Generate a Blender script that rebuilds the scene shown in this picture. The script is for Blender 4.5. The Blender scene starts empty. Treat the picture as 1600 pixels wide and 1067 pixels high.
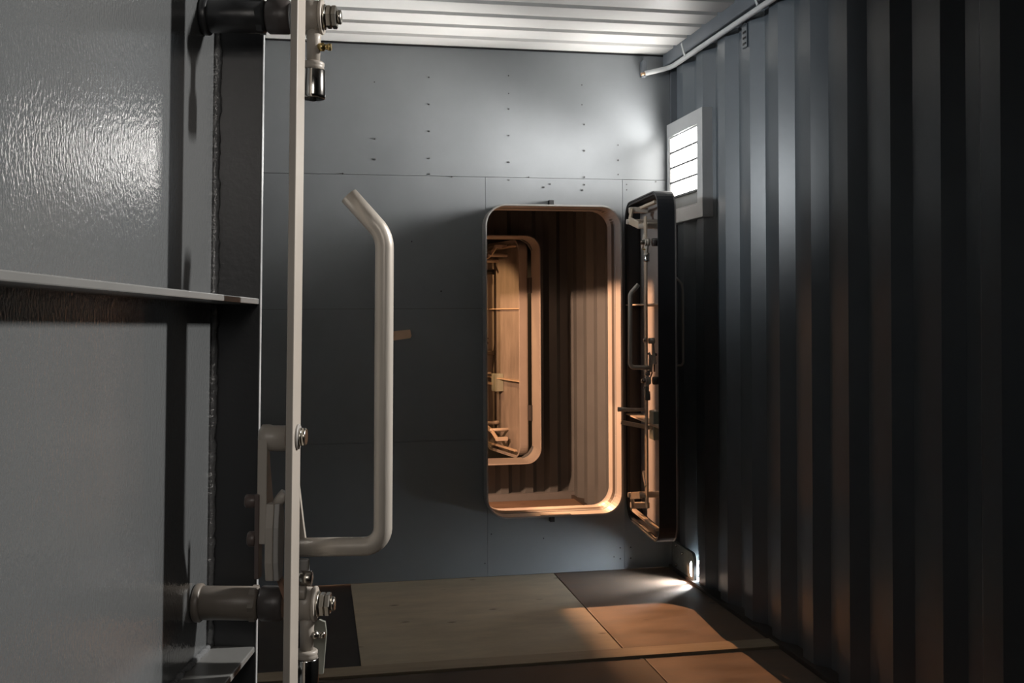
import bpy, bmesh, math, random
from mathutils import Vector, Matrix
random.seed(7)
C = bpy.context.scene.collection
SC = bpy.context.scene

# ------------------------------------------------------------------ camera, world, lights, exposure
cam = bpy.data.cameras.new('camera')
cam.sensor_width = 36.0
cam.lens = 36.0 * 1625.0 / 1600.0
cam.shift_y = -47.5 / 1600.0
cam.clip_start = 0.02
cam_o = bpy.data.objects.new('camera', cam)
C.objects.link(cam_o)
PSI = math.radians(10.7)
cam_o.matrix_world = (Matrix.Translation((0, 0, 1.19)) @ Matrix.Rotation(-PSI, 4, 'Z')
                      @ Matrix.Rotation(math.pi / 2, 4, 'X') @ Matrix.Rotation(-0.0055, 4, 'Z'))
SC.camera = cam_o

w = bpy.data.worlds.new('world')
SC.world = w
w.use_nodes = True
w.node_tree.nodes['Background'].inputs[0].default_value = (0.75, 0.85, 1.0, 1)
w.node_tree.nodes['Background'].inputs[1].default_value = 0.0
SC.view_settings.view_transform = 'Standard'
SC.view_settings.look = 'None'
SC.view_settings.gamma = 1.0
SC.view_settings.use_curve_mapping = False
SC.view_settings.exposure = 0.0
try:
    SC.cycles.max_bounces = 8
    SC.cycles.sample_clamp_indirect = 6.0
except Exception:
    pass


def light(name, kind, loc, target, energy, color, **kw):
    d = bpy.data.lights.new(name, kind)
    d.energy = energy
    d.color = color
    for k, v in kw.items():
        setattr(d, k, v)
    o = bpy.data.objects.new(name, d)
    o.location = loc
    dr = Vector(target) - Vector(loc)
    o.rotation_euler = dr.to_track_quat('-Z', 'Y').to_euler()
    C.objects.link(o)
    return o


WINDOW_EMIT = 14.0
# second fitting on the right wall beside the camera, out of frame
light('near_wall_lamp', 'AREA', (1.57, 1.10, 1.93), (-0.12, 0.80, 1.22), 17, (1.0, 0.965, 0.92), shape='RECTANGLE', size=0.06, size_y=0.16, spread=math.radians(105))
# the four lit louvres of the window fitting throw their light across the room
for k, z in enumerate((1.945, 1.873, 1.805, 1.737)):
    light('louvre_light', 'AREA', (1.607, 4.384, z), (0.607, 4.384 - 0.16, z + 0.07), 7.6, (1.0, 0.97, 0.93), shape='RECTANGLE', size=0.34, size_y=0.060, spread=math.radians(62))
light('louvre_light', 'AREA', (1.606, 4.384, 1.945), (1.0, 4.27, 2.42), 6.0, (1.0, 0.97, 0.93), shape='RECTANGLE', size=0.34, size_y=0.060, spread=math.radians(116))
# added fill from the unseen left side, brightening the far right wall
light('right_wall_fill', 'SPOT', (-1.60, 3.30, 1.95), (1.62, 4.00, 2.12), 165, (0.90, 0.96, 1.0), spot_size=math.radians(40), spot_blend=1.0, shadow_soft_size=0.15)
# added fill behind the camera that lifts the near door fittings
light('near_fill', 'AREA', (-0.02, -0.30, 1.62), (-0.02, 0.99, 1.15), 0.42, (1.0, 0.93, 0.86), shape='RECTANGLE', size=0.25, size_y=0.35, spread=math.radians(70))
# orange lamps of the compartments beyond the doorway, both out of sight behind the painted boards
light('orange_pendant', 'SPOT', (0.02, 5.12, 1.325), (0.02, 5.12, 0.0), 300, (1.0, 0.52, 0.29), spot_size=math.radians(179), spot_blend=0.02, shadow_soft_size=0.04)
light('orange_flood', 'SPOT', (0.93, 6.53, 1.45), (1.16, 3.45, 0.0), 520, (1.0, 0.48, 0.22), spot_size=math.radians(19.5), spot_blend=0.15, shadow_soft_size=0.006)
light('orange_far_lamp', 'SPOT', (0.55, 6.80, 1.40), (1.28, 7.02, 0.95), 26, (1.0, 0.52, 0.22), spot_size=math.radians(84), spot_blend=0.3, shadow_soft_size=0.04)
# daylight outside the hole in the corner casting
light('daylight_outside_hole', 'AREA', (1.72, 4.21, 0.10), (1.45, 4.21, 0.10), 250, (0.86, 0.93, 1.0), shape='RECTANGLE', size=0.34, size_y=0.12)


# ------------------------------------------------------------------ mesh helpers
XF = None          # extra local transform while a group of fittings is built


class MB:
    def __init__(self):
        self.bm = bmesh.new()

    def poly(self, pts, faces, smooth=False):
        vs = [self.bm.verts.new(p) for p in pts]
        for f in faces:
            try:
                fc = self.bm.faces.new([vs[i] for i in f])
                fc.smooth = smooth
            except ValueError:
                pass
        return self

    def box(self, x0, x1, y0, y1, z0, z1):
        p = [(x, y, z) for z in (z0, z1) for y in (y0, y1) for x in (x0, x1)]
        return self.poly(p, [(0, 2, 3, 1), (4, 5, 7, 6), (0, 1, 5, 4), (2, 6, 7, 3), (0, 4, 6, 2), (1, 3, 7, 5)])

    def bar(self, a, b, wid, thk, up=(0, 0, 1)):
        """rectangular bar from a to b; thk along 'up' made square to the axis, wid across"""
        a, b = Vector(a), Vector(b)
        d = (b - a).normalized()
        s = d.cross(Vector(up))
        if s.length < 1e-4:
            s = d.cross(Vector((1, 0, 0)))
        s.normalize()
        t = s.cross(d)
        s *= wid / 2
        t *= thk / 2
        p = [a - s - t, a + s - t, a + s + t, a - s + t, b - s - t, b + s - t, b + s + t, b - s + t]
        return self.poly([tuple(q) for q in p], [(0, 3, 2, 1), (4, 5, 6, 7), (0, 1, 5, 4), (1, 2, 6, 5), (2, 3, 7, 6), (3, 0, 4, 7)])

    def tube(self, path, r, n=12, smooth=True, caps=True):
        path = [Vector(p) for p in path]
        rs = r if isinstance(r, (list, tuple)) else [r] * len(path)
        rings = []
        prev = None
        for i, p in enumerate(path):
            if i == 0:
                d = path[1] - p
            elif i == len(path) - 1:
                d = p - path[i - 1]
            else:
                d = (path[i + 1] - p).normalized() + (p - path[i - 1]).normalized()
            if d.length < 1e-9:
                d = prev_d
            d.normalize()
            prev_d = d
            if prev is None:
                a = d.cross(Vector((0, 0, 1)))
                if a.length < 0.1:
                    a = d.cross(Vector((1, 0, 0)))
            else:
                a = prev - d * prev.dot(d)
            a.normalize()
            prev = a
            b = d.cross(a)
            rings.append([self.bm.verts.new(p + (a * math.cos(2 * math.pi * k / n) + b * math.sin(2 * math.pi * k / n)) * rs[i]) for k in range(n)])
        for i in range(len(rings) - 1):
            for k in range(n):
                f = self.bm.faces.new([rings[i][k], rings[i][(k + 1) % n], rings[i + 1][(k + 1) % n], rings[i + 1][k]])
                f.smooth = smooth
        if caps:
            self.bm.faces.new(rings[0][::-1])
            self.bm.faces.new(rings[-1])
        return self

    def cyl(self, a, b, r, n=20, smooth=True):
        """cylinder with chamfered ends"""
        a, b = Vector(a), Vector(b)
        d = b - a
        c = min(r * 0.14, d.length * 0.2)
        d.normalize()
        return self.tube([a, a + d * c, b - d * c, b], [r - c, r, r, r - c], n, smooth)

    def prism(self, outline, axis, lo, hi):
        """extrude a 2-D outline along an axis (0,1,2); outline coords fill the other two in order"""
        def mk(p, h):
            q = list(p)
            q.insert(axis, h)
            return tuple(q)
        n = len(outline)
        pts = [mk(p, lo) for p in outline] + [mk(p, hi) for p in outline]
        fs = [tuple(range(n))[::-1], tuple(range(n, 2 * n))] + [(i, (i + 1) % n, n + (i + 1) % n, n + i) for i in range(n)]
        return self.poly(pts, fs)

    def ring(self, outer, inner, axis, lo, hi):
        def mk(p, h):
            q = list(p)
            q.insert(axis, h)
            return tuple(q)
        n = len(outer)
        pts = [mk(p, h) for h in (lo, hi) for L in (outer, inner) for p in L]
        fs = []
        for i in range(n):
            j = (i + 1) % n
            fs += [(i, j, n + j, n + i), (2 * n + i, 3 * n + i, 3 * n + j, 2 * n + j), (i, 2 * n + i, 2 * n + j, j), (n + i, n + j, 3 * n + j, 3 * n + i)]
        return self.poly(pts, fs)

    def build(self, name, mat, parent=None, bevel=0.0, autosmooth=False, kind=None):
        if XF is not None:
            self.bm.transform(XF)
        bmesh.ops.recalc_face_normals(self.bm, faces=self.bm.faces[:])
        me = bpy.data.meshes.new(name)
        self.bm.to_mesh(me)
        self.bm.free()
        o = bpy.data.objects.new(name, me)
        me.materials.append(mat)
        C.objects.link(o)
        if parent is not None:
            o.parent = parent
        if bevel:
            md = o.modifiers.new('bevel', 'BEVEL')
            md.width = bevel
            md.segments = 2
            md.limit_method = 'ANGLE'
        if autosmooth:
            for p in me.polygons:
                p.use_smooth = True
        if kind:
            o['kind'] = kind
        return o


def rrect(x0, x1, y0, y1, r, n=8):
    pts = []
    for cx, cy, a0 in ((x1 - r, y1 - r, 0), (x0 + r, y1 - r, 90), (x0 + r, y0 + r, 180), (x1 - r, y0 + r, 270)):
        for k in range(n + 1):
            a = math.radians(a0 + 90 * k / n)
            pts.append((cx + r * math.cos(a), cy + r * math.sin(a)))
    return pts


def empty(name, mw, label=None, cat=None, kind=None, group=None):
    o = bpy.data.objects.new(name, None)
    o.empty_display_size = 0.1
    C.objects.link(o)
    if isinstance(mw, Matrix):
        o.matrix_world = mw
    else:
        o.location = mw
    tag(o, label, cat, kind, group)
    return o


def tag(o, label=None, cat=None, kind=None, group=None):
    if label:
        o['label'] = label
    if cat:
        o['category'] = cat
    if kind:
        o['kind'] = kind
    if group:
        o['group'] = group
    return o


# ------------------------------------------------------------------ materials
def mat(name, col, rough=0.5, metal=0.0, var=0.0, vscale=3.0, bump=0.0, bscale=80.0, bdist=0.002, emit=None, col2=None, stretch=None, rvar=0.0, spec=0.5):
    m = bpy.data.materials.new(name)
    m.use_nodes = True
    nt = m.node_tree
    b = nt.nodes['Principled BSDF']
    b.inputs['Base Color'].default_value = (*col, 1)
    b.inputs['Roughness'].default_value = rough
    b.inputs['Metallic'].default_value = metal
    b.inputs['Specular IOR Level'].default_value = spec
    tc = nt.nodes.new('ShaderNodeTexCoord')
    src = tc.outputs['Object']
    if stretch:
        mp = nt.nodes.new('ShaderNodeMapping')
        mp.inputs['Scale'].default_value = stretch
        nt.links.new(src, mp.inputs['Vector'])
        src = mp.outputs['Vector']
    if var > 0 or col2:
        nz = nt.nodes.new('ShaderNodeTexNoise')
        nz.inputs['Scale'].default_value = vscale
        nz.inputs['Detail'].default_value = 7
        nz.inputs['Roughness'].default_value = 0.65
        nt.links.new(src, nz.inputs['Vector'])
        rp = nt.nodes.new('ShaderNodeValToRGB')
        rp.color_ramp.elements[0].position = 0.32
        rp.color_ramp.elements[1].position = 0.68
        c2 = col2 if col2 else tuple(c * (1 - var) for c in col)
        rp.color_ramp.elements[0].color = (*c2, 1)
        rp.color_ramp.elements[1].color = (*[min(1, c * (1 + var)) for c in col], 1)
        nt.links.new(nz.outputs['Fac'], rp.inputs['Fac'])
        nt.links.new(rp.outputs['Color'], b.inputs['Base Color'])
        if rvar:
            mr = nt.nodes.new('ShaderNodeMapRange')
            mr.inputs[1].default_value = 0.3
            mr.inputs[2].default_value = 0.7
            mr.inputs[3].default_value = rough - rvar
            mr.inputs[4].default_value = rough + rvar
            nt.links.new(nz.outputs['Fac'], mr.inputs[0])
            nt.links.new(mr.outputs[0], b.inputs['Roughness'])
    if bump > 0:
        nb = nt.nodes.new('ShaderNodeTexNoise')
        nb.inputs['Scale'].default_value = bscale
        nb.inputs['Detail'].default_value = 3
        nt.links.new(src, nb.inputs['Vector'])
        bp = nt.nodes.new('ShaderNodeBump')
        bp.inputs['Strength'].default_value = bump
        bp.inputs['Distance'].default_value = bdist
        nt.links.new(nb.outputs['Fac'], bp.inputs['Height'])
        nt.links.new(bp.outputs['Normal'], b.inputs['Normal'])
    if emit:
        b.inputs['Emission Color'].default_value = (*emit[0], 1)
        b.inputs['Emission Strength'].default_value = emit[1]
    return m


def ply_mat(name, c1, c2, knot):
    """plywood: streaky grain along X, dark knots, scuffs"""
    m = mat(name, c1, 0.55, var=0.12, vscale=5, col2=c2, stretch=(0.8, 2.2, 1), bump=0.12, bscale=60, rvar=0.1)
    nt = m.node_tree
    b = nt.nodes['Principled BSDF']
    base = b.inputs['Base Color'].links[0].from_socket
    tc = nt.nodes.new('ShaderNodeTexCoord')
    mp = nt.nodes.new('ShaderNodeMapping')
    mp.inputs['Scale'].default_value = (5.5, 11, 1)
    nt.links.new(tc.outputs['Object'], mp.inputs['Vector'])
    vo = nt.nodes.new('ShaderNodeTexVoronoi')
    vo.inputs['Scale'].default_value = 1.0
    nt.links.new(mp.outputs['Vector'], vo.inputs['Vector'])
    rp = nt.nodes.new('ShaderNodeValToRGB')
    rp.color_ramp.elements[0].position = 0.05
    rp.color_ramp.elements[0].color = (1, 1, 1, 1)
    rp.color_ramp.elements[1].position = 0.13
    rp.color_ramp.elements[1].color = (0, 0, 0, 1)
    nt.links.new(vo.outputs['Distance'], rp.inputs['Fac'])
    # only some cells carry a knot
    sep = nt.nodes.new('ShaderNodeSeparateColor')
    nt.links.new(vo.outputs['Color'], sep.inputs[0])
    gt = nt.nodes.new('ShaderNodeMath')
    gt.operation = 'GREATER_THAN'
    gt.inputs[1].default_value = 0.62
    nt.links.new(sep.outputs[0], gt.inputs[0])
    mu = nt.nodes.new('ShaderNodeMath')
    mu.operation = 'MULTIPLY'
    nt.links.new(rp.outputs['Color'], mu.inputs[0])
    nt.links.new(gt.outputs[0], mu.inputs[1])
    m2 = nt.nodes.new('ShaderNodeMath')
    m2.operation = 'MULTIPLY'
    m2.inputs[1].default_value = 0.8
    nt.links.new(mu.outputs[0], m2.inputs[0])
    mx = nt.nodes.new('ShaderNodeMix')
    mx.data_type = 'RGBA'
    nt.links.new(m2.outputs[0], mx.inputs[0])
    nt.links.new(base, mx.inputs[6])
    mx.inputs[7].default_value = (*knot, 1)
    nt.links.new(mx.outputs[2], b.inputs['Base Color'])
    return m


PAINT = (0.150, 0.163, 0.175)
M = {}
M['back'] = mat('grey_painted_board', (0.20, 0.213, 0.225), 0.5, var=0.07, vscale=2.5, bump=0.15, bscale=25, rvar=0.08)
M['corr'] = mat('grey_corrugated_paint', (0.096, 0.111, 0.125), 0.30, var=0.08, vscale=4, bump=0.1, bscale=40)
M['ceil'] = mat('ceiling_paint', (0.52, 0.515, 0.50), 0.4, var=0.05, vscale=3, bump=0.08, bscale=30)
M['beam'] = mat('rail_paint', (0.15, 0.163, 0.18), 0.5, var=0.1, vscale=6)
M['door'] = mat('gloss_door_paint', (0.118, 0.124, 0.127), 0.16, var=0.05, vscale=3, bump=0.45, bscale=330, bdist=0.0010, stretch=(1, 1, .55), spec=0.8)
M['door'].node_tree.nodes['Principled BSDF'].inputs['Coat Weight'].default_value = 1.0
M['door'].node_tree.nodes['Principled BSDF'].inputs['Coat Roughness'].default_value = 0.13
M['door'].node_tree.nodes['Principled BSDF'].inputs['Coat IOR'].default_value = 1.6
M['door'].node_tree.links.new(M['door'].node_tree.nodes['Bump'].outputs[0], M['door'].node_tree.nodes['Principled BSDF'].inputs['Coat Normal'])
M['door_dark'] = mat('shaded_flange', (0.024, 0.025, 0.027), 0.35, var=0.05, vscale=5, bump=0.1, bscale=150)  # darkened door colour: the flange's shade is put into it
M['leaf'] = mat('far_leaf_paint', (0.30, 0.28, 0.265), 0.4, var=0.08, vscale=4, bump=0.1, bscale=60)
M['leaf_brown'] = mat('scuffed_leaf_paint', (0.22, 0.20, 0.185), 0.4, var=0.25, vscale=5, stretch=(2, 1, .5), bump=0.1, bscale=60)
M['leaf_dark'] = mat('far_leaf_flange', (0.03, 0.032, 0.036), 0.4, var=0.1, vscale=5)
M['rib'] = mat('rib_paint', (0.17, 0.17, 0.165), 0.25, var=0.1, vscale=8)
M['weld'] = mat('painted_weld', (0.16, 0.165, 0.17), 0.12, spec=1.0, bump=0.6, bscale=260, bdist=0.003)
M['fit'] = mat('beige_grey_fitting', (0.36, 0.325, 0.285), 0.42, var=0.06, vscale=9, bump=0.08, bscale=120)
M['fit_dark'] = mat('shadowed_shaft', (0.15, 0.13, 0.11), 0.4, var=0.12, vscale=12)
M['bushing'] = mat('dark_bushing', (0.06, 0.052, 0.05), 0.4, var=0.1, vscale=12)
M['fit_far'] = mat('pale_fitting', (0.55, 0.49, 0.42), 0.42, var=0.06, vscale=9)
M['edge'] = mat('edge_highlight', (0.42, 0.43, 0.44), 0.22, var=0.2, vscale=30)  # bright highlight along the flange edge, put into the colour
M['brown'] = mat('brown_pin', (0.10, 0.075, 0.068), 0.4, var=0.1, vscale=20)
M['handle'] = mat('brushed_handle', (0.46, 0.42, 0.37), 0.38, metal=0.25, var=0.08, vscale=14, bump=0.12, bscale=200, stretch=(1, 1, .15))
M['chrome'] = mat('polished_steel', (0.62, 0.60, 0.57), 0.14, metal=1.0)
M['steel'] = mat('bolt_steel', (0.50, 0.47, 0.42), 0.25, metal=1.0)
M['brass'] = mat('brass', (0.55, 0.42, 0.18), 0.3, metal=1.0)
M['black'] = mat('black_rubber', (0.012, 0.012, 0.013), 0.6)
M['coam'] = mat('coaming_paint', (0.31, 0.295, 0.28), 0.42, var=0.06, vscale=5)
M['frame'] = mat('window_frame_grey', (0.52, 0.52, 0.515), 0.45, var=0.04, vscale=6)
M['pane'] = mat('glowing_pane', (0.8, 0.8, 0.8), 0.4, emit=((1.0, 0.97, 0.92), WINDOW_EMIT))
M['louvre'] = mat('louvre_edge_grey', (0.10, 0.10, 0.10), 0.5)
M['pane_dull'] = mat('dull_pane', (0.22, 0.215, 0.20), 0.12, var=0.04)
M['pipe'] = mat('conduit_paint', (0.62, 0.62, 0.61), 0.4, var=0.06, vscale=8)
M['copper'] = mat('copper_end', (0.5, 0.32, 0.2), 0.35, metal=0.8)
M['spring'] = mat('rusty_spring', (0.22, 0.12, 0.075), 0.45, var=0.2, vscale=30)
M['keeper'] = mat('pale_green_keeper', (0.20, 0.205, 0.175), 0.45, var=0.08, vscale=20)
M['tape'] = mat('brown_paper_tape', (0.80, 0.54, 0.36), 0.6, var=0.05, vscale=20)
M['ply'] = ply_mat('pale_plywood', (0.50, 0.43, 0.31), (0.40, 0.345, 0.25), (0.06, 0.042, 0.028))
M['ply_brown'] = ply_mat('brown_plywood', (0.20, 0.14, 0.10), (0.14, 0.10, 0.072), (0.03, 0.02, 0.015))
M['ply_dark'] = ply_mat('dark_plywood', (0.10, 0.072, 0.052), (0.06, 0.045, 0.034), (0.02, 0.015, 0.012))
M['floor'] = mat('dark_floor', (0.045, 0.038, 0.033), 0.45, var=0.25, vscale=4, bump=0.15, bscale=30)
M['batten'] = mat('pale_batten', (0.36, 0.29, 0.20), 0.5, var=0.1, vscale=8, stretch=(.6, 4, 1))
M['screw'] = mat('dark_screw', (0.04, 0.04, 0.042), 0.5)
M['casting'] = mat('corner_casting', (0.20, 0.215, 0.20), 0.5, var=0.25, vscale=30, bump=0.4, bscale=60)
M['green'] = mat('green_grey_box', (0.28, 0.32, 0.27), 0.45, var=0.1, vscale=10)
M['tan'] = mat('tan_lever', (0.50, 0.41, 0.31), 0.4, var=0.08, vscale=12)

# ------------------------------------------------------------------ setting
XL, XR, YB = -1.90, 1.645, 4.605
YEND = 7.45
HC = 2.37

MB().box(XL - .06, XR + .08, -0.6, YEND + .05, -0.10, -0.012).build('floor', M['floor'])
floor = bpy.data.objects['floor']
tag(floor, kind='structure')
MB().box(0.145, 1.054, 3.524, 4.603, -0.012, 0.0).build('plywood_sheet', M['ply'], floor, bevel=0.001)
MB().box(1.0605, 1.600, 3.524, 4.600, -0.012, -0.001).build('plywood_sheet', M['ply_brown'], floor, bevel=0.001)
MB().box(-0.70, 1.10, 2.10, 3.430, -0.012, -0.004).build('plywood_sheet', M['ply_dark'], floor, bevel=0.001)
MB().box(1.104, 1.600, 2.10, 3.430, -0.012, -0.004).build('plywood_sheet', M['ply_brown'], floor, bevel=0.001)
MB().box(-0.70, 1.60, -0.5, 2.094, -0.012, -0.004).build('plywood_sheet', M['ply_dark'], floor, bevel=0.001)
MB().box(-0.60, 1.618, 3.434, 3.520, -0.012, 0.004).build('floor_batten', M['batten'], floor, bevel=0.0015)
MB().box(XL, XR, 4.80, 6.40, -0.012, 0.0).build('plywood_sheet', M['ply_brown'], floor)


def corrugated(ax, y0, y1, phase, pitch, flat_near, slope, flat_far, lo, hi, h0, h1, thick):
    """profile in (along, depth): flat at lo, slope to hi, flat, slope back.  ax gives the
    mapping: 'right' -> along=Y depth=X height=Z ; 'ceil' -> along=Y depth=Z height=X ; 'back' -> along=X depth=Y height=Z"""
    prof = []
    t = phase - math.ceil((phase - y0) / pitch + 1) * pitch
    while t < y1 + pitch:
        prof += [(t, lo), (t + flat_near, lo), (t + flat_near + slope, hi), (t + flat_near + slope + flat_far, hi)]
        t += pitch
    pr = []
    for i, (a, d) in enumerate(prof):          # clip to the range
        if y0 <= a <= y1:
            pr.append((a, d))
        if i + 1 < len(prof):
            a2, d2 = prof[i + 1]
            for lim in (y0, y1):
                if a < lim < a2:
                    pr.append((lim, d + (d2 - d) * (lim - a) / (a2 - a)))
    pr = sorted(set(pr))
    mb = MB()
    mp = {'right': lambda a, d, h: (d, a, h), 'ceil': lambda a, d, h: (h, a, d), 'back': lambda a, d, h: (a, d, h)}[ax]
    n = len(pr)
    pts = [mp(a, d, h) for h in (h0, h1) for (a, d) in pr] + [mp(a, d + thick, h) for h in (h0, h1) for (a, d) in pr]
    fs = []
    for i in range(n - 1):
        fs += [(i, i + 1, n + i + 1, n + i), (2 * n + i, 3 * n + i, 3 * n + i + 1, 2 * n + i + 1),
               (i, 2 * n + i, 2 * n + i + 1, i + 1), (n + i, n + i + 1, 3 * n + i + 1, 3 * n + i)]
    fs += [(0, n, 3 * n, 2 * n), (n - 1, 3 * n - 1, 4 * n - 1, 2 * n - 1)]
    mb.poly(pts, fs)
    return mb


# right wall: ridge tops at X=1.62, valleys 1.655; ridge far edges at Y = 3.774 + k*0.2435
RP = 0.2435
wr = corrugated('right', -0.6, YEND, 3.774 - 0.075, RP, 0.075, 0.055, RP - 0.075 - 0.11, 1.620, 1.656, -0.05, HC, 0.004).build('wall_right', M['corr'])
tag(wr, kind='structure')
MB().box(1.600, 1.625, 4.36, 4.60, 0, 0.001).build('floor_plate', M['floor'], floor)
wl = corrugated('right', -0.6, YEND, 0.1, RP, 0.075, 0.055, RP - 0.075 - 0.11, XL, XL - 0.036, -0.05, HC, -0.004).build('wall_left', M['corr'])
tag(wl, kind='structure')
CP = 0.1735
ce = corrugated('ceil', -0.6, YEND, 4.082, CP, 0.022, 0.012, CP - 0.022 - 0.024, HC + 0.030, HC, XL - .04, 1.625, 0.004)
ce = ce.build('ceiling', M['ceil'])
tag(ce, kind='structure')
b = MB()
b.box(1.588, 1.665, -0.6, YEND, 2.314, HC + 0.03)
tag(b.build('trim_1', M['beam'], bevel=0.006), kind='structure')
b = MB()
b.box(1.602, 1.66, -0.6, YEND, -0.05, 0.012)
tag(b.build('baseboard_right', M['floor'], bevel=0.004), kind='structure')

# back wall: painted boards on a dark backing, with the doorway cut out
HOLE = rrect(0.745, 1.353, 0.280, 1.655, 0.083)
wb = empty('wall_back', (0, YB, 0), kind='structure')


def cut(o, outline, y0, y1):
    cm = MB().prism(outline, 1, YB + y0, YB + y1)
    co = cm.build('cutter', M['black'])
    md = o.modifiers.new('cut', 'BOOLEAN')
    md.operation = 'DIFFERENCE'
    md.object = co
    md.solver = 'EXACT'
    bpy.context.view_layer.update()
    dg = bpy.context.evaluated_depsgraph_get()
    me = bpy.data.meshes.new_from_object(o.evaluated_get(dg))
    o.modifiers.clear()
    o.data = me
    bpy.data.objects.remove(co, do_unlink=True)


G = 0.0007
cells = [(XL, 1.622, 1.792, HC), (XL, 0.752, 1.203, 1.792), (XL, 0.752, 0.615, 1.203), (XL, 0.752, 0.0, 0.615),
         (0.752, 1.390, 1.203, 1.792), (0.752, 1.390, 0.615, 1.203), (0.752, 1.390, 0.0, 0.615), (1.390, 1.622, 0.0, 1.792)]
for i, (x0, x1, z0, z1) in enumerate(cells):
    p = MB().box(x0 + G, x1 - G, 0, 0.018, z0 + G, z1 - G).build('wall_board', M['back'], wb, bevel=0.0009)
    if x1 > 0.7 and x0 < 1.36 and z0 < 1.7 and i > 0:
        md = p.modifiers[0]
        p.modifiers.clear()
        o2 = [(a, c) for a, c in HOLE]
        cut(p, o2, -0.1, 0.1)
o = MB().box(XL, XR, 0.0195, 0.06, 0, HC).build('wall_backing', M['floor'], wb)
cut(o, HOLE, -0.1, 0.2)
# corner post between boards and corrugated wall
MB().box(1.623, 1.66, -0.012, 0.05, 0, HC).build('corner_post', M['beam'], wb)
# seam at top and screws
MB().box(XL, 1.60, -0.004, 0.0, HC - 0.006, HC).build('top_bead', M['black'], wb)
sm = MB()
for (x, z) in [(0.50, 2.23), (0.50, 2.11), (0.50, 1.99), (0.50, 1.87), (0.50, 1.80), (0.86, 2.25), (0.86, 2.17), (0.86, 2.10), (0.86, 1.98),
               (0.86, 1.86), (0.86, 1.78), (0.26, 2.20), (0.26, 1.95), (0.26, 1.86), (1.20, 2.22), (1.20, 2.13), (1.21, 2.04), (1.21, 1.92),
               (1.21, 1.80), (1.21, 1.765), (1.20, 1.74), (1.37, 1.95), (1.37, 1.88), (1.37, 1.815), (1.41, 1.77), (1.41, 1.745), (1.05, 1.765),
               (1.02, 1.75), (0.95, 1.795), (1.42, 0.10), (1.42, 0.05), (1.37, 0.10), (1.37, 0.05), (1.34, 0.06), (1.01, 0.16), (0.77, 0.19),
               (0.55, 1.28), (0.42, 1.50), (1.46, 1.70), (0.12, 1.795), (0.60, 1.79), (0.74, 0.06), (1.55, 1.785)]:
    r = random.uniform(0.0028, 0.0045)
    sm.tube([(x, -0.0015, z), (x, 0.001, z)], r, 8, smooth=False)
sm.build('screw_head', M['screw'], wb, kind='stuff')


# doorway coamings
def coaming(name, yo, y0, y1, z0, z1, x0, x1, m):
    e = empty(name, (0, yo, 0), kind='structure')
    mb = MB()
    mb.ring(rrect(x0, x1, z0, z1, 0.095, 10), rrect(x0 + .008, x1 - .008, z0 + .008, z1 - .008, 0.087, 10), 1, y0 - yo, y1 - yo)
    o = mb.build('coaming', m, e, bevel=0.0015)
    return e


c1 = coaming('doorway_1', YB, 4.525, 4.735, 0.270, 1.664, 0.736, 1.362, M['coam'])
MB().box(1.038, 1.062, -0.03, 0.0, 1.668, 1.690).build('stop_block', M['black'], c1, bevel=0.002)
MB().box(1.034, 1.056, -0.03, 0.0, 0.238, 0.262).build('stop_block', M['black'], c1, bevel=0.002)
MB().box(0.98, 1.12, -0.079, -0.060, 0.2785, 0.2795).build('drain_slot', M['black'], c1)
o = MB().bar((0.915, 6.515, 1.375), (0.934, 6.380, 1.375), .003, .11).box(0.906, 0.917, 6.510, 6.522, 0, 1.43).build('flood_shield', M['beam'])  # unseen shield and post, added to cut the orange pool's left edge
tag(o, kind='structure')
# hold-back rod hanging on the far side of the doorway
hr = empty('holdback_rod', (1.405, 4.79, 0), 'thin pale hold-back rod with a hooked lower end hanging inside the open doorway', 'rod')
MB().tube([(0, 0, 1.70), (0, 0, 1.02)], 0.006, 8).build('rod', M['coam'], hr)
MB().tube([(0, 0, 1.02), (0, 0, 0.975)], [0.010, 0.008], 8).build('socket', M['fit_dark'], hr)
MB().tube([(0, 0, 0.975), (-.012, 0, 0.955), (-.006, 0, 0.93), (.012, 0, .915), (.016, 0, .935)], 0.0045, 8).build('hook', M['tan'], hr)
MB().box(-0.012, 0.012, -0.13, 0.008, 1.69, 1.712).build('bracket', M['coam'], hr)

# second compartment: rear corrugated wall with its own doorway
wf = empty('wall_rear', (0, 6.50, 0), kind='structure')
HX0, HX1, HZ0, HZ1 = 0.752, 1.366, 0.250, 1.650
for (a, b2, z0, z1) in ((XL, HX0, 0, HC), (HX1, XR, 0, HC), (HX0, HX1, HZ1, HC), (HX0, HX1, 0, HZ0)):
    corrugated('back', a, b2, 0.03, 0.16, 0.05, 0.03, 0.05, 0.0, 0.036, z0, z1, 0.004).build('corrugated_sheet', M['corr'], wf)
MB().box(XL, XR, -0.03, 0.03, -0.012, 0.03).build('floor_rail', M['beam'], wf)
for (px, pz) in ((HX0, HZ0), (HX1, HZ0), (HX0, HZ1), (HX1, HZ1)):
    sx = 1 if px < 1 else -1
    sz = 1 if pz < 1 else -1
    MB().prism([(px - sx * .01, pz - sz * .01), (px + sx * .095, pz - sz * .01), (px + sx * .032, pz + sz * .032), (px - sx * .01, pz + sz * .095)], 1, 0.0, 0.04).build('corner_gusset', M['corr'], wf)
coaming('doorway_2', 6.50, 6.30, 6.55, 0.243, 1.657, 0.746, 1.372, M['coam'])
tag(MB().box(XL - .04, XR + .05, YEND, YEND + 0.05, -0.1, HC).build('wall_end', M['corr']), kind='structure')


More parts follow.
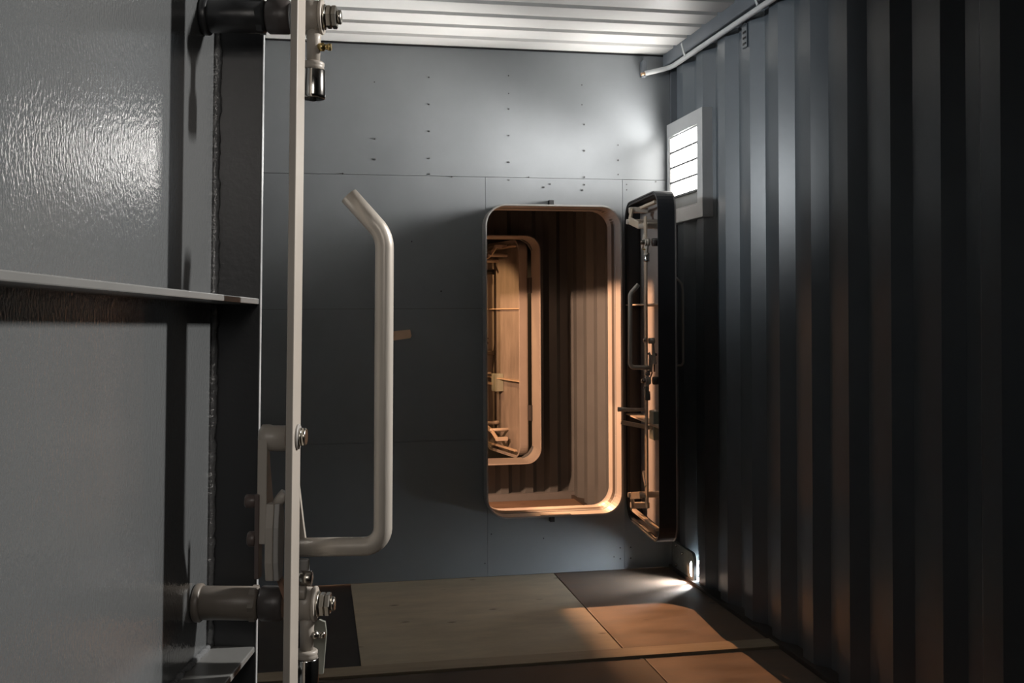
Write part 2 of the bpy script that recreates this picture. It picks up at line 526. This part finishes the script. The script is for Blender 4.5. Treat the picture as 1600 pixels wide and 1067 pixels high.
# ------------------------------------------------------------------ watertight door leaves
def make_leaf(mw, label, s, wid, hgt, d, ribs, mp, mf, near):
    """leaf in (u along width from hinge, n out of the fittings face, z up); local y = s*n"""
    e = empty('steel_door', mw, label, 'door')
    K = lambda u, n, z: (u, s * n, z)
    R = 0.09

    def nb(lo, hi):
        a, b_ = s * lo, s * hi
        return (min(a, b_), max(a, b_))

    o = rrect(0, wid, 0, hgt, R)
    lo, hi = nb(-0.006, 0)
    MB().prism(o, 1, lo, hi).build('plate', mp, e)
    t = 0.0065
    i_ = rrect(t, wid - t, t, hgt - t, R - t)
    lo, hi = nb(0, d)
    MB().ring(o, i_, 1, lo, hi).build('flange', mf, e, bevel=0.0012)
    for rz in ribs:
        lo, hi = nb(0, d - 0.001)
        MB().box(t, wid - t, lo, hi, rz - 0.003, rz + 0.003).build('rib', M['rib'] if near else M['tan'], e, bevel=0.001)
    if not near:
        # inner lip of the rim that holds the rubber seal
        lo, hi = nb(d - 0.016, d - 0.003)
        j_ = rrect(0.017, wid - 0.017, 0.017, hgt - 0.017, R - 0.017)
        MB().ring(i_, j_, 1, lo, hi).build('seal', M['black'] if mf is M['leaf_dark'] else mf, e, bevel=0.002)
    return e, K, nb


def leaf_weld(e, K, wid, hgt, ribs, m, t=0.0065):
    """irregular bead along the plate / flange joint and along the ribs"""
    def bead(name, pts, r0):
        path, rs = [], []
        for a, b_ in zip(pts[:-1], pts[1:]):
            a, b_ = Vector(a), Vector(b_)
            n = max(2, int((b_ - a).length / 0.006))
            for k in range(n):
                q = a + (b_ - a) * k / n
                path.append(q + Vector((random.uniform(-1, 1), random.uniform(-1, 1), random.uniform(-1, 1))) * 0.0006)
                rs.append(r0 * random.uniform(0.75, 1.25))
        path.append(Vector(pts[-1]))
        rs.append(r0)
        MB().tube(path, rs, 8).build(name, m, e)
    x = wid - t
    zs = [0.09] + list(ribs) + [hgt - 0.09]
    for a, b_ in zip(zs[:-1], zs[1:]):
        bead('weld_bead', [K(x - 0.001, 0.001, a + 0.004), K(x - 0.001, 0.001, b_ - 0.004)], 0.0042)
    for rz in ribs:
        bead('weld_bead', [K(t, 0.001, rz + 0.004), K(x, 0.001, rz + 0.004)], 0.0032)


def about(K, k):
    """scale a group of fittings by k about a pivot off the leaf"""
    c = Vector(K(-0.43, 0.30, 0.94))
    return Matrix.Translation(c) @ Matrix.Scale(k, 4) @ Matrix.Translation(-c)


def clip(e, K, z, near):
    """one shaft-and-dog set through the leaf at height z"""
    global XF
    XF = about(K, 1.098)
    FIT = M['fit'] if near else M['fit_far']
    u = 0.470
    up = u + 0.006
    A = lambda n, dz=0, du=0: K(up + du, n, z + dz)
    sh = M['door_dark'] if z > 1 else M['fit_dark']  # shafts coloured darker to carry their shade
    o = MB().cyl(A(0.0272), A(0.083), 0.0145, 24).build('shaft', sh, e)
    MB().cyl(A(0.0272), A(0.034), 0.0165, 24).build('shaft_collar', sh, o)
    MB().tube([A(0.076), A(0.081)], 0.0162, 6, smooth=False).build('lock_nut', sh, o)
    MB().cyl(A(0.0835), A(0.1045), 0.0150, 24).build('bushing', M['bushing'], e)
    h = MB().cyl(A(0.1135), A(0.1300), 0.0143, 28).build('hub', FIT, e)
    MB().cyl(A(0.1300), A(0.1328), 0.0152, 28).build('washer', FIT, h)
    MB().cyl(A(0.1328), A(0.1352), 0.0110, 20).build('washer', M['steel'], h)
    for k in range(2):
        MB().tube([A(0.1354 + k * .0048), A(0.1362 + k * .0048), A(0.1392 + k * .0048), A(0.1400 + k * .0048)], [0.0092, 0.0103, 0.0103, 0.0092], 6, smooth=False).build('nut', M['steel'], h)
    MB().cyl(A(0.1450), A(0.1486), 0.0062, 14).build('stud', M['steel'], h)
    n0 = 0.1245
    arm = MB().tube([A(n0, -0.012), A(n0, -0.020), A(n0, -0.040)], [0.0072, 0.0062, 0.0058], 16).build('dog_arm', FIT, e)
    MB().tube([A(n0 + .004, -0.0265, -.001), A(n0 + .0095, -0.0265, -.001), A(n0 + .0098, -0.0265, -.001), A(n0 + .0125, -0.0265, -.001), A(n0 + .0128, -.0265, -.001), A(n0 + .0158, -.0265, -.001)],
              [0.0036, 0.0036, 0.0024, 0.0024, 0.0032, 0.0030], 10).build('grease_nipple', M['brass'] if z > 1 else M['steel'], arm)
    MB().tube([A(n0, -0.0395), A(n0, -0.0405), A(n0, -0.0425), A(n0, -0.0440), A(n0, -0.0460), A(n0, -.0465)], [0.0084, 0.0096, 0.0096, 0.0090, 0.0098, 0.0085], 20).build('dog_collar', FIT, arm)
    MB().tube([A(n0, -0.0465), A(n0, -0.0475), A(n0, -0.0690), A(n0, -0.0715), A(n0, -0.0720)], [0.0100, 0.0105, 0.0108, 0.0104, 0.0090], 24).build('dog_roller', M['chrome'], arm)
    MB().tube([A(n0, -0.0715), A(n0, -0.0735)], [0.0035, 0.0028], 10).build('roller_pin', M['black'], arm)
    if z < 1:
        mb = MB()
        q = [(.1240, -.066), (.1360, -.066), (.1385, -.030), (.1372, -.0205), (.1320, -.0185), (.1240, -.024)]
        pts = [A(n, dz, .016) for n, dz in q] + [A(n, dz, .020) for n, dz in q]
        mb.poly(pts, [(0, 1, 2, 3, 4, 5), (11, 10, 9, 8, 7, 6)] + [(i, (i + 1) % 6, 6 + (i + 1) % 6, 6 + i) for i in range(6)])
        mb.build('keeper_plate', M['keeper'], e)
    XF = None


def fittings(e, K, nb, near):
    global XF
    FIT = M['fit'] if near else M['fit_far']
    U = 0.470
    XF = about(K, 1.037)
    lo, hi = nb(0.1053, 0.1116)
    # flat locking bar, a hair wider in u than in n
    MB().box(U, U + 0.034, lo, hi, 0.17, 1.32).build('locking_bar', M['fit'] if near else M['tan'], e, bevel=0.0009)
    clip(e, K, 1.2005, near)
    clip(e, K, 0.6895, near)
    XF = about(K, 1.06)
    # crank group between the bosses
    zc = 0.832
    P = lambda n, z, du=0.0: K(U + 0.008 + du, n, z)
    bs = MB().tube([P(.0815, zc), P(.0835, zc), P(.089, zc), P(.092, zc), P(.1053, zc)], [0.0085, 0.0118, 0.0122, 0.0112, 0.0112], 24).build('crank_boss', FIT, e)
    XF = about(K, 1.037)
    P = lambda n, z, du=0.0: K(U + 0.019 + du, n, z)
    bo = MB().cyl(P(.1116, zc), P(.1136, zc), 0.0112, 24).build('bolt_washer', M['coam'], e)
    MB().cyl(P(.1136, zc), P(.1160, zc), 0.0080, 20).build('bolt_head', M['steel'], bo)
    MB().cyl(P(.1160, zc), P(.1196, zc), 0.0078, 20).build('bolt_head', M['steel'], bo)
    XF = about(K, 1.06)
    P = lambda n, z, du=0.0: K(U + 0.008 + du, n, z)
    # link arm hanging from the boss (tapered flat, edge on to the camera)
    mb = MB()
    mb.prism([(U - .004, zc), (U + .003, zc), (U + .012, zc - .03), (U + .036, zc - .090), (U - .004, zc - .090)], 1, *nb(.0822, .0905))
    mb.build('link_arm', FIT, e, bevel=0.001)
    # cam: half round thick plate
    pts = []
    for k in range(13):
        a = math.pi * (k / 12) - math.pi / 2
        pts.append((U + .006 + .012 * math.cos(a) * 0.6, zc - .088 + .033 * math.sin(a)))
    pts += [(U - .006, zc - .055), (U - .010, zc - .075), (U - .010, zc - .105), (U - .006, zc - .121)]
    MB().prism(pts, 1, *nb(.0905, .0975)).build('cam_plate', FIT, e, bevel=0.0012)
    pts2 = [(u * 1.0 + .001, z) for u, z in pts]
    MB().prism(pts2, 1, *nb(.0975, .1020)).build('cam_plate', M['coam'], e, bevel=0.001)
    MB().tube([P(.096, zc - .058, -.004), P(.101, zc - .052, -.004), P(.1053, zc - .047, -.004)], [.004, .005, .005], 12).build('cam_pin', FIT, e)
    br = MB()
    br.prism([(U - .006, zc - .047), (U + .008, zc - .047), (U + .008, zc - .12), (U - .004, zc - .12)], 1, *nb(.0805, .0845))
    br = br.build('bracket_plate', M['brown'], e, bevel=0.0008)
    MB().cyl(P(.0715, zc - .0535, -.008), P(.0810, zc - .0535, -.008), .0058, 14).build('pin', M['brown'], br)
    MB().cyl(P(.0740, zc - .086, -.008), P(.0810, zc - .086, -.008), .0065, 14).build('pin', M['brown'], br)
    MB().bar(P(.095, zc - .120, .014), P(.103, zc - .142, .014), .008, .004).build('spring_arm', M['spring'], e)
    XF = about(K, 1.08)
    # handle bracket behind the bar, and the bent tube handle
    zh = 0.7345
    uh = U + 0.022
    hb = MB()
    H = lambda n, z, du=0.0: K(uh + du, n, z)
    hb.poly([H(.1116, zh + .06), H(.1116, zh - .01), H(.1205, zh - .004), H(.117, zh + .02), H(.1125, zh + .055),
             H(.1116, zh + .06, .006), H(.1116, zh - .01, .006), H(.1205, zh - .004, .006), H(.117, zh + .02, .006), H(.1125, zh + .055, .006)],
            [(0, 1, 2, 3, 4), (9, 8, 7, 6, 5), (0, 5, 6, 1), (1, 6, 7, 2), (2, 7, 8, 3), (3, 8, 9, 4), (4, 9, 5, 0)])
    hb.build('handle_lug', FIT, e)
    path = [H(.1105, zh + .000)]
    path += [H(.150, zh + .001), H(.171, zh + .0015)]
    for k in range(1, 9):
        a = math.radians(90 * k / 8)
        path.append(H(.171 + .0165 * math.sin(a), zh + .0015 + .0165 * (1 - math.cos(a))))
    for k in range(1, 6):
        path.append(H(.1875 - .0012 * k / 5, zh + .018 + .247 * k / 5))
    n1, z1 = .1863, zh + .265
    for k in range(1, 7):
        a = math.radians(37 * k / 6)
        path.append(H(n1 - .03 * (1 - math.cos(a)), z1 + .03 * math.sin(a)))
    n2, z2 = n1 - .03 * (1 - math.cos(math.radians(37))), z1 + .03 * math.sin(math.radians(37))
    path.append(H(n2 - .026, z2 + .0285))
    MB().tube(path, 0.0083, 20).build('handle', M['handle'] if near else M['fit_far'], e)
    # lower bracket with bolts under the handle
    lb = MB().box(uh - .004, uh + .004, *nb(.1116, .1225), zh - .030, zh - .010).build('lower_bracket', M['coam'], e, bevel=0.0015)
    MB().cyl(H(.1165, zh - .0245, -.01), H(.1275, zh - .0245, -.01), .0065, 16).build('bolt', M['steel'], lb)
    MB().cyl(H(.1125, zh - .036, -.014), H(.1230, zh - .036, -.014), .0058, 16).build('bolt', FIT, lb)
    XF = None


def corner_dogs(e, K, nb, wid, hgt):
    """levers and dogs at the top and bottom of the locking bar"""
    T = M['tan']
    U = 0.487
    for top in (1, -1):
        zb = 1.30 if top > 0 else 0.19
        zo = 1 if top > 0 else -1
        MB().cyl(K(U, 0, zb), K(U, .125, zb), .013, 14).build('pivot', M['fit_far'], e)
        MB().bar(K(U + .01, .12, zb), K(U - .17, .12, zb + zo * .035), .012, .030).build('lever', T, e, bevel=.002)
        MB().bar(K(U - .165, .12, zb + zo * .03), K(U - .215, .10, zb + zo * .085), .012, .022).build('lever', T, e, bevel=.002)
        MB().cyl(K(U - .165, 0, zb + zo * .03), K(U - .165, .135, zb + zo * .03), .011, 12).build('pivot', M['fit_far'], e)
        MB().bar(K(.06, .055, hgt - .045 if top > 0 else .05), K(wid - .08, .055, hgt - .045 if top > 0 else .05), .02, .012).build('dog_rail', T, e, bevel=.002)
        MB().box(U - .235, U - .205, *nb(.03, .11), zb + zo * .085 - .012, zb + zo * .085 + .012).build('dog', M['fit_far'], e, bevel=.002)
        MB().bar(K(U - .02, .10, zb - zo * .09), K(U + .03, .10, zb - zo * .04), .014, .02).build('link', M['fit_far'], e, bevel=.002)
    # lock box and two short grips
    lb = MB().box(U - .09, U - .015, *nb(0, .06), 0.41, 0.53).build('lock_box', M['green'], e, bevel=.004)
    MB().tube([K(U - .06, .08, .535), K(U - .06, .15, .535), K(U - .06, .20, .538)], [.006, .008, .010], 10).build('grip', M['fit_far'], e)
    MB().bar(K(U - .03, .06, .46), K(U - .05, .19, .485), .008, .018).build('grip', T, e, bevel=.002)
    # hinges
    for z in (0.3, hgt - 0.3):
        MB().box(-0.045, 0.03, *nb(-0.02, -0.004), z - .05, z + .05).build('hinge', M['leaf_dark'], e, bevel=.002)


def basis(origin, u, n, z, s):
    m = Matrix.Identity(4)
    u, n, z = Vector(u).normalized(), Vector(n).normalized(), Vector(z).normalized()
    y = n * s
    for i in range(3):
        m[i][0], m[i][1], m[i][2], m[i][3] = u[i], y[i], z[i], origin[i]
    return m


f3, r3 = Vector((math.sin(PSI), math.cos(PSI), 0)), Vector((math.cos(PSI), -math.sin(PSI), 0))
Z3 = Vector((0, 0, 1))
u_ = (f3 - Z3 * 0.0157).normalized()
n_ = (r3 - Z3 * 0.0140)
n_ = (n_ - u_ * n_.dot(u_)).normalized()
z_ = n_.cross(u_)
org = r3 * -0.300 + f3 * 0.43 + Z3 * 1.19 + Z3 * 0.0157 * 0.5 - z_ * 0.94
RN = (0.606, 0.9535)
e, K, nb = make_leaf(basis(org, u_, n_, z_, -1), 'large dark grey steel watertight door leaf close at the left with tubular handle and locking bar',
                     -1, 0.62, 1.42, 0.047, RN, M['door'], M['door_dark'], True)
fittings(e, K, nb, True)
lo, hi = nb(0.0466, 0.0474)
MB().box(0.6138, 0.6196, lo, hi, 0.09, 1.33).build('edge_highlight', M['edge'], e)  # thin pale strip painted as the free edge's highlight
leaf_weld(e, K, 0.62, 1.42, RN, M['weld'])
lo, hi = nb(-0.02, -0.004)
for z in (0.3, 1.12):
    MB().box(-0.05, 0.03, lo, hi, z - .05, z + .05).build('hinge', M['door_dark'], e, bevel=.002)

# far leaf, folded back against the right wall
u_ = Vector((-0.072, -0.997, 0))
e, K, nb = make_leaf(basis((1.468, 4.595, 0.24), u_, (-0.997, 0.072, 0), Z3, -1), 'open steel watertight door leaf beside the lit doorway, seen edge-on under the window',
                     -1, 0.60, 1.44, 0.070, (0.475, 0.975), M['leaf'], M['leaf_dark'], False)
fittings(e, K, nb, False)
corner_dogs(e, K, nb, 0.60, 1.44)
# outer side handle and lever
MB().tube([K(.46, -.004, 1.085), K(.47, -.04, 1.085), K(.48, -.062, 1.06), K(.48, -.066, 1.03), K(.48, -.066, .735), K(.48, -.060, .722), K(.47, -.004, .715)], 0.0055, 10).build('outer_handle', M['fit'], e)
MB().tube([K(.44, -.004, .56), K(.44, -.045, .56)], [.007, .009], 10).build('outer_grip', M['coam'], e)
MB().tube([K(.44, -.03, .56), K(.44, -.03, .715)], .003, 8).build('outer_link', M['tan'], e)

# third leaf, inside the rear doorway
a = math.radians(12.3)
u_ = Vector((-math.sin(a), math.cos(a), 0))
n_ = Vector((-math.cos(a), -math.sin(a), 0))
e, K, nb = make_leaf(basis((1.338, 6.57, 0.235), u_, n_, Z3, 1), 'orange-lit steel watertight door leaf standing open in the farther doorway',
                     1, 0.60, 1.42, 0.052, (0.50, 0.97), M['leaf_brown'], M['leaf'], False)
fittings(e, K, nb, False)
corner_dogs(e, K, nb, 0.60, 1.42)

# ------------------------------------------------------------------ louvred window on the right wall
w1 = empty('window_1', (1.60, 4.35, 1.81), kind='structure')
oy0, oy1, oz0, oz1 = 4.145, 4.590, 1.583, 2.045
iy0, iy1, iz0, iz1 = 4.208, 4.560, 1.640, 1.982
P = lambda y0, y1, z0, z1: [(y0 - 4.35, z0 - 1.81), (y1 - 4.35, z0 - 1.81), (y1 - 4.35, z1 - 1.81), (y0 - 4.35, z1 - 1.81)]
MB().ring(P(oy0, oy1, oz0, oz1), P(iy0, iy1, iz0, iz1), 0, 0, 0.05).build('window_frame', M['frame'], w1, bevel=0.002)
MB().ring(P(iy0 - .004, iy1 + .004, iz0 - .004, iz1 + .004), P(iy0 + .008, iy1 - .008, iz0 + .008, iz1 - .008), 0, 0.004, 0.012).build('window_bead', M['frame'], w1)
MB().box(0.040, 0.049, oy0 + .01 - 4.35, oy1 - .01 - 4.35, oz0 + .01 - 1.81, oz1 - .01 - 1.81).build('back_plate', M['frame'], w1)
zs = [1.982, 1.908, 1.839, 1.771, 1.704, 1.642]
for i in range(5):
    z1, z0 = zs[i] - 0.0035, zs[i + 1] + 0.0035
    mb = MB()
    pts = [(x, y, z) for y in (iy0 + .002 - 4.35, iy1 - .002 - 4.35) for (x, z) in ((0.010, z0 - 1.81), (0.015, z0 - 1.81), (0.021, z1 - 1.81), (0.016, z1 - 1.81))]
    mb.poly(pts, [(0, 1, 2, 3), (7, 6, 5, 4), (0, 4, 5, 1), (1, 5, 6, 2), (2, 6, 7, 3), (3, 7, 4, 0)])
    if i < 4:
        MB().box(0.003, 0.016, iy0 + .001 - 4.35, iy1 - .001 - 4.35, zs[i + 1] - 1.81 - .0042, zs[i + 1] - 1.81 + .0042).build('louvre_edge', M['louvre'], w1)
    mb.build('pane', M['pane'] if i < 4 else M['pane_dull'], w1)

# ------------------------------------------------------------------ small things
# conduit along the rail
cd = empty('conduit', (0, 0, 0), 'thin grey conduit pipe running under the ceiling rail along the right wall', 'pipe')
path = [(1.592, 0.3, 2.287), (1.597, 3.45, 2.290), (1.603, 4.50, 2.300), (1.600, 4.545, 2.302), (1.585, 4.570, 2.300), (1.49, 4.572, 2.276)]
MB().tube(path, 0.0112, 12).build('conduit_run', M['pipe'], cd)
MB().cyl((1.492, 4.572, 2.276), (1.470, 4.572, 2.2705), 0.0075, 12).build('conduit_end', M['copper'], cd)
MB().box(1.478, 1.500, 4.570, 4.604, 2.262, 2.335).build('conduit_bracket', M['beam'], cd, bevel=.002)
for y in (4.32, 3.56, 2.6, 1.5):
    MB().bar((1.586, y + .03, 2.362), (1.588, y - .005, 2.300), .004, .012).build('conduit_strap', M['pipe'], cd)

# vent plate on the corrugation
vt = empty('vent_plate', (1.6185, 3.735, 2.235), 'small slotted vent plate high on the corrugated wall under the conduit', 'vent')
MB().box(-0.004, 0.002, -0.022, 0.022, -0.045, 0.045).build('plate', M['corr'], vt, bevel=.002)
for k in range(3):
    MB().box(-0.0055, -0.003, -0.014, 0.014, -0.034 + k * .022, -0.026 + k * .022).build('slot', M['black'], vt)
MB().prism([(-0.016, 0.040), (0.016, 0.040), (0.0, 0.062)], 0, -0.004, 0.0).build('vent_cap', M['corr'], vt)

# tape scrap on the rear boards
tp = MB()
tp.poly([(0.325, 0, -.016), (0.412, 0, -.004), (0.417, -.004, .006), (0.411, -.002, .034), (0.325, 0, .026),
         (0.325, .0015, -.016), (0.412, .0015, -.004), (0.417, -.0025, .006), (0.411, -.0005, .034), (0.325, .0015, .026)],
        [(0, 1, 2, 3, 4), (9, 8, 7, 6, 5), (0, 5, 6, 1), (1, 6, 7, 2), (2, 7, 8, 3), (3, 8, 9, 4), (4, 9, 5, 0)])
o = tp.build('paper_tape', M['tape'])
o.location = (0, YB - 0.0016, 1.077)
tag(o, 'short torn strip of brown tape stuck to the grey wall behind the handle', 'tape')

# corner casting with its daylight hole
cc = empty('corner_casting', (1.60, 4.42, 0), 'pale steel corner casting with a daylight hole, at the foot of the right wall', 'casting')
mb = MB()
outer = rrect(-0.115, 0.165, -0.012, 0.128, 0.03, 6)
inner = []
for (y, z) in outer:
    an = math.atan2((z - .058) / .07, (y + .06) / .14)
    inner.append((-0.083 + 0.016 * math.cos(an), 0.056 + 0.036 * math.sin(an)))
mb.ring(outer, inner, 0, 0.012, 0.026)
mb.build('casting_plate', M['casting'], cc)
for (y, z, r) in ((0.10, 0.118, .007), (0.10, 0.03, .008), (0.02, .10, .006)):
    MB().tube([(0.012, y, z), (0.006, y, z), (0.004, y, z)], [r, r, r * .5], 10).build('rivet', M['steel'], cc)
# the corrugated sheet is holed at the casting
cutm = MB().tube([(1.58, 4.337, .056), (1.72, 4.337, .056)], 0.036, 20)
co = cutm.build('cutter', M['black'])
for ob in (wr, bpy.data.objects['baseboard_right']):
    if ob.name != 'wall_right':
        ob.modifiers.clear()
    md = ob.modifiers.new('cut', 'BOOLEAN')
    md.object = co
    md.operation = 'DIFFERENCE'
    md.solver = 'EXACT'
    bpy.context.view_layer.update()
    me = bpy.data.meshes.new_from_object(ob.evaluated_get(bpy.context.evaluated_depsgraph_get()))
    ob.modifiers.clear()
    ob.data = me
bpy.data.objects.remove(co, do_unlink=True)
